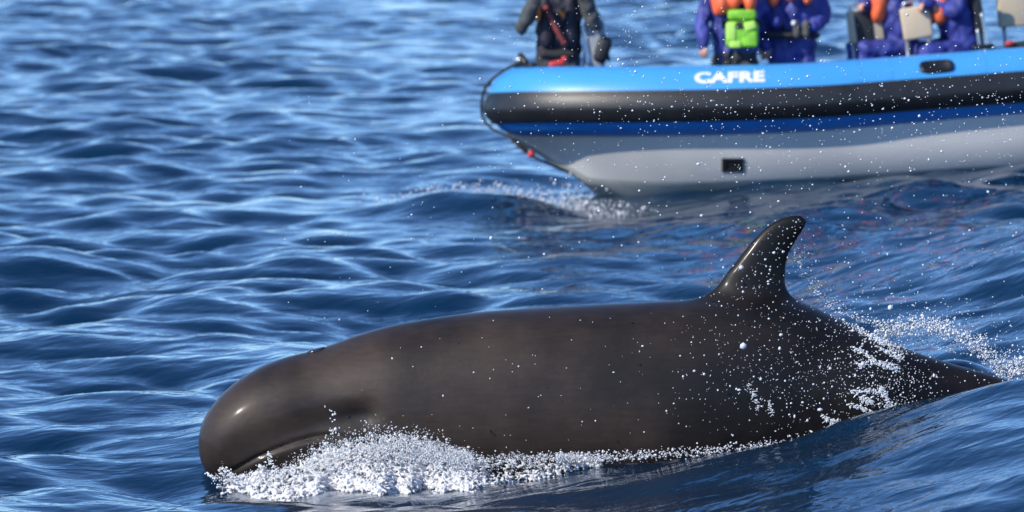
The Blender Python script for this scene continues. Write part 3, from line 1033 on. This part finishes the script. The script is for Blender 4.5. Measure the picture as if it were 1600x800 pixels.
# bag standing beside him on the bow deck
bg0 = W(928, 72, Yp + .02)
bag = empty('camera_bag', (bg0.x, bg0.y, deck_z(bg0)))
tag(bag, 'pale grey and black shoulder bag beside the person in the bow', 'bag')
hgt = bg0.z - deck_z(bg0)
def bagpart(name, bm, m):
    o = bm_obj(name, bm, m); o.parent = bag; o.matrix_parent_inverse = Matrix.Translation(-bag.location); return o
bagpart('bag_body', rbox((bg0.x, bg0.y, deck_z(bg0) + hgt * .62), .19, .17, hgt * 1.22, .05), M['bagl'])
bagpart('bag_base', rbox((bg0.x + .075, bg0.y - .05, bg0.z - .03), .13, .15, .24, .05, Euler((0, R(18), 0))), M['panel'])
bagpart('bag_trim', rbox((bg0.x - .075, bg0.y - .095, bg0.z + .02), .04, .02, .34, .009, Euler((0, R(-8), 0))), M['white'])
child('bag_strap', tube_vf(spline([W(918, 46, Yp - .02), W(932, 34, Yp - .05), W(944, 58, Yp - .03), W(952, 96, Yp)], 18), .013), M['belt'], bag)
# red float lying on the bow tube end
rf = empty('float_line', W(868, 98, 49.62)); tag(rf, 'small red float with cord lying on the bow tube', 'float')
child('float', cone(W(862, 101, 49.62), .030, W(878, 98, 49.62), .032), M['red'], rf)
child('float_cap', ellipsoid(W(882, 92, 49.62), .028, .026, .026), M['red'], rf)
child('cord', tube_vf(spline([W(860, 103, 49.62), W(850, 104, 49.62), W(843, 106, 49.62), W(838, 108, 49.62)], 12), .007), M['rope'], rf)

# standing passenger with the lime waist bag
Yp = 49.75
J = stand(1150, Yp, 96)
J['shL'], J['shR'] = W(1112, -16, Yp), W(1186, -18, Yp + .03); J['neck'] = W(1150, -30, Yp); J['head'] = W(1150, -66, Yp - .02)
J['elL'], J['elR'] = W(1098, 32, Yp - .06), W(1194, 30, Yp + .10)
J['wrL'], J['wrR'] = W(1098, 70, Yp - .18), W(1196, 70, Yp + .12)
J['hdL'] = Vector((-.05, -.1, -1)); J['hdR'] = Vector((0, 0, -1)); J['pnL'] = Vector((.8, .5, 0)); J['curlL'] = .75
p2 = person(J, ['suit', 'suit', 'trousers', 'boots', 'skin'], 'person in blue jacket, orange life jacket and lime waist bag, one hand down', bulk=1.14)
garment('life_jacket', [(W(1127, -18, Yp - .12), .085, W(1129, 8, Yp - .165), .085, .75), (W(1148, -18, Yp - .14), .085, W(1148, 0, Yp - .18), .082, .75), (W(1171, -18, Yp - .12), .085, W(1171, 4, Yp - .165), .08, .75), (W(1119, 0, Yp - .12), .07, W(1122, 16, Yp - .13), .055, .8),
    (W(1128, -18, Yp), .08, W(1128, -2, Yp + .08), .08, .9), (W(1170, -18, Yp), .08, W(1170, -2, Yp + .08), .08, .9), (W(1132, -32, Yp + .02), .05, W(1168, -32, Yp + .02), .05, 1.)], M['orange'], p2)
child('jacket_zip', tube_vf([W(1126, 28, Yp - .185), W(1127, 60, Yp - .19), W(1128, 98, Yp - .17)], .012), M['suit2'], p2)
wb = empty('waist_bag', W(1160, 78, Yp - .2)); tag(wb, 'bright lime green waist bag worn over dark trousers', 'bag')
def wbp(name, prims, m, vx=.009): return garment(name, prims, m, wb, vx, .004)
def wbx(name, x0, y0, x1, y1, dY, th_, m, bev, rot=None):
    c0, c1 = W(x0, y0, Yp + dY), W(x1, y1, Yp + dY)
    o = bm_obj(name, rbox((c0 + c1) / 2, abs(c1.x - c0.x), th_, abs(c1.z - c0.z), bev, rot), m)
    o.parent = wb; o.matrix_parent_inverse = Matrix.Translation(-wb.location); return o
wbx('bag_body', 1134, 33, 1185, 75, -.21, .11, M['lime'], .045)
wbx('bag_flap', 1137, 15, 1182, 31, -.20, .10, M['lime'], .03)
wbx('bag_pocket', 1135, 35, 1150, 64, -.262, .03, M['limep'], .014)
wbx('bag_side_pocket', 1160, 50, 1183, 73, -.262, .03, M['lime'], .013)
wbx('bag_badge', 1163, 34, 1181, 47, -.268, .025, M['limep'], .011, Euler((0, R(-20), 0)))
wbx('bag_piping', 1140, 64, 1158, 75, -.262, .03, M['limep'], .013)
wbx('bag_buckle', 1151, 34, 1161, 45, -.266, .022, M['belt'], .008)
wbp('bag_belt', [(W(1124, 34, Yp - .15), .022, W(1188, 34, Yp - .15), .022, 1.)], M['belt'])

# seated passenger in blue with belt pouch
Yp = 49.95
J = stand(1238, Yp, 92)
J['shL'], J['shR'] = W(1203, -20, Yp), W(1276, -18, Yp); J['neck'] = W(1239, -32, Yp); J['head'] = W(1240, -68, Yp - .02)
J['elL'], J['elR'] = W(1192, 30, Yp - .02), W(1286, 28, Yp + .02)
J['wrL'], J['wrR'] = W(1212, 36, Yp - .24), W(1272, 44, Yp - .22)
J['hdL'] = Vector((1, -.1, -.1)); J['hdR'] = Vector((-1, -.1, -.1)); J['pnL'] = J['pnR'] = Vector((0, .6, -.6)); J['curlL'] = J['curlR'] = 1.0
J['hdL'] = Vector((.8, .5, -.2)); J['hdR'] = Vector((-.8, .5, -.2))
p3 = person(J, ['suit', 'suit', 'suit', 'boots', 'skin', 'belt'], 'person in blue suit with red orange life jacket and grey belt pouch', bulk=1.22)
garment('life_jacket', [(W(1214, -24, Yp - .14), .08, W(1207, 2, Yp - .18), .058, .75), (W(1236, -26, Yp - .16), .085, W(1236, -10, Yp - .20), .078, .75), (W(1260, -24, Yp - .14), .08, W(1262, -3, Yp - .18), .064, .75), (W(1218, -20, Yp), .08, W(1218, -2, Yp + .1), .08, .9), (W(1260, -20, Yp), .08, W(1260, -2, Yp + .1), .08, .9),
    (W(1222, -36, Yp + .02), .05, W(1258, -36, Yp + .02), .05, 1.)], M['orange'], p3)
garment('waist_belt', [(W(1200, 54, Yp - .20), .034, W(1276, 56, Yp - .20), .034, .8)], M['belt'], p3, .01, .002)
pc = empty('belt_pouch', W(1256, 60, Yp - .26)); tag(pc, 'grey brown pouch on the belt of the blue suited person', 'pouch')
garment('pouch_body', [(W(1244, 40, Yp - .275), .05, W(1246, 52, Yp - .28), .052, .7), (W(1260, 40, Yp - .275), .05, W(1260, 52, Yp - .28), .05, .7)], M['pouch'], pc, .01, .004)
child('pouch_glint', ellipsoid(W(1240, 36, Yp - .33), .020, .012, .023), M['white'], pc)  # white bead standing in for a bright glint at the pouch

# two riders facing the bow, hands on the backrest in front of them
def rider(px, Y, hip_y, reach, label, suit, hd_curl=1.1, legs_toward=-.35):
    c = W(px, hip_y, Y)
    f = Vector((-1, legs_toward, 0)).normalized(); s = Vector((-f.y, f.x, 0))
    J = dict(face=f)
    J['hipL'], J['hipR'] = c + s * .1 * -1, c + s * .1
    near, far = ('L', 'R') if (c - s).y < c.y else ('R', 'L')
    dz = deck_z(c)
    for sd, q in (('L', -1), ('R', 1)):
        k = c + f * .36 + s * q * .13 + Vector((0, 0, -.02))
        J['kn' + sd] = k; J['an' + sd] = Vector((k.x + .02, k.y, dz + .09))
    J['neck'] = c + Vector((-.07, 0, .53)); J['head'] = J['neck'] + Vector((-.03, -.02, .19)); J['look'] = Vector((-.5, -1, 0))
    J['shL'], J['shR'] = J['neck'] - s * .185 + Vector((0, 0, -.05)), J['neck'] + s * .185 + Vector((0, 0, -.05))
    for sd, r in zip('LR', reach):
        J['wr' + sd] = r
        m_ = J['sh' + sd].lerp(r, .5)
        J['el' + sd] = m_ + Vector((.03, (-.05 if (J['sh' + sd].y < J['neck'].y) else .05), -.12))
        J['hd' + sd] = Vector((-.6, -.1, -.55)); J['pn' + sd] = Vector((.45, -.1, -.8)); J['curl' + sd] = hd_curl
    J['pnL'] = J['pnR'] = Vector((.6, 0, -.6))
    b = person(J, [suit, suit, suit, 'boots', 'skin'], label, bulk=1.24)
    n_ = J['neck']
    garment('life_jacket', [(n_ + f * .13 + s * q * .09 + Vector((0, 0, -.03)), .10, n_ + f * .16 + s * q * .09 + Vector((0, 0, -.22)), .095, .8) for q in (-1, 1)] +
            [(n_ - f * .09 + s * q * .09 + Vector((0, 0, -.03)), .10, n_ - f * .10 + s * q * .09 + Vector((0, 0, -.2)), .095, .8) for q in (-1, 1)] +
            [(n_ - s * .1, .05, n_ + s * .1, .05, 1.)], M['orange'], b)
    return b


rider(1404, 50.25, 74, (W(1352, 2, 50.08), W(1356, -6, 50.45)), 'blue suited rider between two beige backrests, one hand on the front one', 'suit')
rider(1500, 50.15, 78, (W(1446, 2, 49.92), W(1470, 2, 49.98)), 'blue suited rider with both hands on the beige backrest ahead, dark backrest behind', 'suit2')

# ------------------------------------------------------------------ foam and spray
def ico():
    bm = bmesh.new(); bmesh.ops.create_icosphere(bm, subdivisions=1, radius=1)
    V = np.array([v.co[:] for v in bm.verts]); F = np.array([[v.index for v in f.verts] for f in bm.faces]); bm.free()
    return V, F


IV, IF = ico()


def drops(name, P, r, m, stretch=.35):
    P = np.asarray(P, float); n = len(P)
    sc = 1 + stretch * rng.uniform(-1, 1, (n, 1, 3))
    V = P[:, None, :] + IV[None] * sc * np.asarray(r, float)[:, None, None]
    F = IF[None] + (np.arange(n) * len(IV))[:, None, None]
    return obj(name, mesh_np(name, V.reshape(-1, 3), F.reshape(-1, 3)), m)


def near_y(px):
    """distance of the whale's near flank at a station"""
    return WY - float(np.interp(px, ST[:, 0], ST[:, 3]))


FT = [(325, 744), (345, 737), (365, 743), (395, 738), (412, 728), (430, 733), (450, 724), (480, 711), (520, 695), (560, 685), (600, 682), (650, 684), (690, 694), (720, 704), (760, 714), (800, 708), (830, 713), (860, 709), (920, 709), (960, 712)]
FB = [(325, 768), (400, 778), (480, 772), (550, 766), (600, 758), (680, 752), (740, 742), (800, 738), (860, 731), (920, 722), (960, 718)]
ft = lambda x: np.interp(x, *zip(*FT)); fb = lambda x: np.interp(x, *zip(*FB))
# heaped white water: a frothy mass of lumps, then loose droplets over it
lumps = []
for i in range(6500):
    x = random.choice((random.uniform(335, 940), random.uniform(360, 740), random.uniform(480, 760)))
    reach = .50 * (1 - smoothstep(640, 960, x)) + .07
    if random.random() > smoothstep(318, 420, x): continue
    reach = reach * (.45 + .55 * smoothstep(335, 470, x)) * (1 + .25 * math.sin(x * .045) + .15 * math.sin(x * .13))
    v = random.random() ** 1.1
    Y = near_y(x) - .03 - reach * v
    p = W(x, ft(x) + 3, Y)
    zs = sea_z(p.x, Y); zt = W(x, ft(x) + 3, near_y(x) - .05).z
    top_ = zs + max(.004, zt - zs) * (1 - v) ** .8 + .012
    p.z = zs - .006 + (top_ - zs) * random.random() ** .55
    r = random.uniform(.003, .0105) * (1.0 if x < 720 else .75)
    lumps.append(cone(p, r, p + Vector((random.gauss(0, .014), random.gauss(0, .012), random.gauss(0, .008))), r * random.uniform(.4, .9), 6, 2))
fm = remeshed(*join(lumps), .005, 1, .35)
P = verts_np(fm); P += normals_np(fm) * (.0016 * wobble(P, 260) + .0016 * wobble(P + 5, 480))[:, None]
fm.vertices.foreach_set('co', P.astype(np.float32).ravel()); fm.update()
tag(obj('bow_foam', fm, M['foam']), 'white foam heaped along the head and flank of the whale', 'foam', kind='stuff')

dp, dr = [], []
def add_drop(px, py, Y, r):
    dp.append(W(px, py, Y)); dr.append(r)
# droplets thrown over the foam edge
for i in range(5500):
    x = random.choice((random.uniform(330, 960), random.uniform(480, 740), random.uniform(560, 740)))
    v = random.gauss(.22, .2)
    y = ft(x) + (fb(x) - ft(x)) * v
    Y = near_y(x) - .10 - .40 * max(0, min(v, 1)) * (1 - smoothstep(700, 950, x)) - random.uniform(0, .14)
    add_drop(x, y, Y, math.exp(random.gauss(math.log(.0024), .45)))
for i in range(4200):                                          # fine froth filling the heap's crest
    x = random.choice((random.uniform(345, 900), random.uniform(470, 740)))
    v = abs(random.gauss(0, .42)) - .05
    add_drop(x, ft(x) + (fb(x) - ft(x)) * v, near_y(x) - .14 - .40 * min(max(v, 0), 1) * (1 - smoothstep(700, 950, x)) - random.uniform(0, .1), math.exp(random.gauss(math.log(.0017), .4)))
# jets off the jaw
for (pts, n) in (([(418, 704), (424, 722), (432, 745)], 60), ([(517, 640), (522, 668), (510, 690), (503, 705)], 34), ([(505, 632), (513, 640), (519, 655)], 8), ([(342, 735), (350, 730), (360, 742)], 40), ([(322, 738), (335, 748)], 30)):
    for i in range(n):
        u_ = random.random() ** .7 * (len(pts) - 1); k = min(int(u_), len(pts) - 2); f = u_ - k
        x = pts[k][0] * (1 - f) + pts[k + 1][0] * f + random.gauss(0, 1.5 + 2 * u_); y = pts[k][1] * (1 - f) + pts[k + 1][1] * f
        add_drop(x, y, near_y(x) - .16, random.uniform(.0028, .0062))
# bubbling edge along the flank
for i in range(1500):
    x = 870 + 460 * random.random() ** 1.9
    y = np.interp(x, (870, 1000, 1100, 1210, 1330), (715, 709, 703, 692, 668)) + random.gauss(3, 4.5)
    add_drop(x, y, near_y(x) - .03 - random.uniform(0, .22), math.exp(random.gauss(math.log(.0031), .4)))
o = drops('foam_droplets', dp, dr, M['drop']); tag(o, 'white droplets leaping from the foam along the whale', 'droplets', kind='stuff')

# spray in the air: round the fin and tail, before the boat, and thinner elsewhere
dp, dr = [], []
for i in range(900):
    x = random.gauss(1330, 125); y = random.gauss(575, 75)
    if random.random() < .25: x, y = random.uniform(1090, 1600), random.uniform(340, 640)
    if not (1050 < x < 1660): continue
    Y = random.uniform(28.1, 29.1)
    if W(x, y, Y).z < swell(W(x, y, Y).x, Y) + .06: continue
    add_drop(x, y, Y, math.exp(random.gauss(math.log(.0027), .5)))
for i in range(140):                                           # over the fin
    t = random.random(); x = 1250 - 90 * t + random.gauss(0, 28); y = 345 + 120 * t + random.gauss(0, 14)
    add_drop(x, y, random.uniform(28.4, 29.3), math.exp(random.gauss(math.log(.0027), .42)))
for i in range(1500):                                          # drifting in front of the boat
    x = random.uniform(750, 1620); y = random.gauss(190, 75) if random.random() < .8 else random.uniform(-20, 420)
    if random.random() > .45 + .55 * smoothstep(850, 1200, x): continue
    add_drop(x, y, random.uniform(28.6, 30.6), math.exp(random.gauss(math.log(.0027), .45)))
for i in range(150):
    add_drop(random.gauss(1020, 120), random.gauss(60, 45), random.uniform(28.8, 30.4), math.exp(random.gauss(math.log(.0027), .4)))
for i in range(110):
    add_drop(random.uniform(440, 1050), random.uniform(150, 500), random.uniform(28.8, 30.6), math.exp(random.gauss(math.log(.003), .4)))
for i in range(70):
    x = random.uniform(560, 1150); add_drop(x, random.uniform(500, 690), random.uniform(28.4, 29.0), math.exp(random.gauss(math.log(.003), .4)))
# veil off the trailing edge, arching crown behind the tail stock
vt = [(1237, 395), (1250, 430), (1275, 465), (1310, 490), (1370, 510), (1410, 525)]
for i in range(620):
    u_ = random.random() * 5; k = int(u_); f = u_ - k
    x = vt[k][0] * (1 - f) + vt[k + 1][0] * f + abs(random.gauss(0, 13)); y = vt[k][1] * (1 - f) + vt[k + 1][1] * f - abs(random.gauss(0, 5)) + 3
    add_drop(x, y, WY + random.uniform(.0, .2), math.exp(random.gauss(math.log(.0024), .4)))
ar = [(1370, 535), (1400, 508), (1440, 506), (1480, 512), (1520, 535), (1548, 560), (1575, 582), (1600, 570)]
for i in range(1500):
    u_ = random.random() * 7; k = int(u_); f = u_ - k
    x = ar[k][0] * (1 - f) + ar[k + 1][0] * f + random.gauss(0, 9); y = ar[k][1] * (1 - f) + ar[k + 1][1] * f + random.gauss(0, 7)
    add_drop(x, y, WY + random.uniform(.1, .6), math.exp(random.gauss(math.log(.0034), .45)))
for i in range(700):
    x = random.gauss(1470, 60); y = 548 + (x - 1470) * .18 - abs(random.gauss(0, 34))
    add_drop(x, y, WY + random.uniform(.15, .7), math.exp(random.gauss(math.log(.0022), .5)))
for i in range(420):
    add_drop(random.gauss(1585, 22), random.gauss(578, 16), WY + random.uniform(-.2, .5), math.exp(random.gauss(math.log(.0036), .45)))
o = drops('spray', dp, dr, M['drop']); tag(o, 'white spray drops flying round the dorsal fin and before the boat', 'spray', kind='stuff')

# runs of foam sliding down the wet flank behind the fin
runs = [[(1335, 545), (1352, 552), (1372, 566), (1402, 578)], [(1342, 571), (1360, 566), (1385, 570), (1400, 575)], [(1330, 611), (1352, 610), (1374, 612)],
        [(1348, 622), (1362, 627)], [(1325, 631), (1350, 640), (1370, 652), (1378, 660)], [(1290, 650), (1300, 664), (1306, 672)], [(1305, 655), (1316, 668), (1330, 672)],
        [(1376, 606), (1386, 622), (1392, 640), (1385, 655)], [(1380, 640), (1402, 636), (1422, 638), (1440, 632)], [(1388, 660), (1392, 668), (1384, 672)],
        [(1350, 520), (1372, 532), (1400, 545)], [(1410, 640), (1430, 648)], [(1372, 545), (1392, 552), (1410, 562)], [(1170, 600), (1178, 622), (1186, 640)], [(1200, 625), (1207, 650)]]
lumps = []
for k, rn in enumerate(runs):
    sp_ = spline([(a_, b_, 0) for a_, b_ in rn], 10 + 10 * len(rn))
    for q in sp_:
        for _ in range(2 if k < 13 else 1):
            if random.random() < .22: continue
            p, n = on_whale(q.x + random.gauss(0, 2.6), q.y + random.gauss(0, 2.2))
            if p is None: continue
            r = random.uniform(.002, .006) * (1 if k < 13 else .55)
            lumps.append(cone(p + n * .001, r, p + n * .002 + Vector((random.gauss(0, .010), 0, random.gauss(-.004, .006))), r * .6, 6, 2))
for i in range(560):
    x, y = random.gauss(1385, 42), random.gauss(615, 38)
    p, n = on_whale(x, y)
    if p is None: continue
    r = math.exp(random.gauss(math.log(.0022), .4)); lumps.append(cone(p + n * .001, r, p + n * .002, r, 6, 2))
for i in range(600):
    x, y = random.gauss(1240, 110), random.gauss(560, 70)
    p, n = on_whale(x, y)
    if p is None: continue
    r = math.exp(random.gauss(math.log(.0017), .35)); lumps.append(cone(p + n * .001, r, p + n * .001 + Vector((0, 0, .001)), r, 6, 2))
for i in range(420):
    x, y = random.gauss(1365, 24), random.gauss(520, 9) ; y = 520 + (x - 1365) * .5 + random.gauss(4, 6)
    p, n = on_whale(x, y)
    if p is None: continue
    r = math.exp(random.gauss(math.log(.0027), .45)); lumps.append(cone(p + n * .002, r, p + n * .004, r, 6, 2))
V, F = join(lumps)
o = obj('skin_foam', mesh_np('skin_foam', V, F), M['drop']); tag(o, 'white foam streaks and beads running down the flank behind the fin', 'foam', kind='stuff')

# broken water at the boat's bow
dp, dr = [], []
for i in range(1200):
    x = random.gauss(790, 95) if random.random() < .6 else random.gauss(905, 45)
    if not (560 < x < 1080): continue
    Y = 48.2 + random.uniform(-.5, .5)
    p = W(x, 320, Y); p.z = sea_z(p.x, Y) + abs(random.gauss(0, .05)) * (1 + 1.2 * math.exp(-((x - 900) / 50) ** 2))
    dp.append(p); dr.append(math.exp(random.gauss(math.log(.0055), .5)))
o = drops('bow_wave_spray', dp, dr, M['drop']); tag(o, 'broken white water pushed up at the stem of the boat', 'spray', kind='stuff')
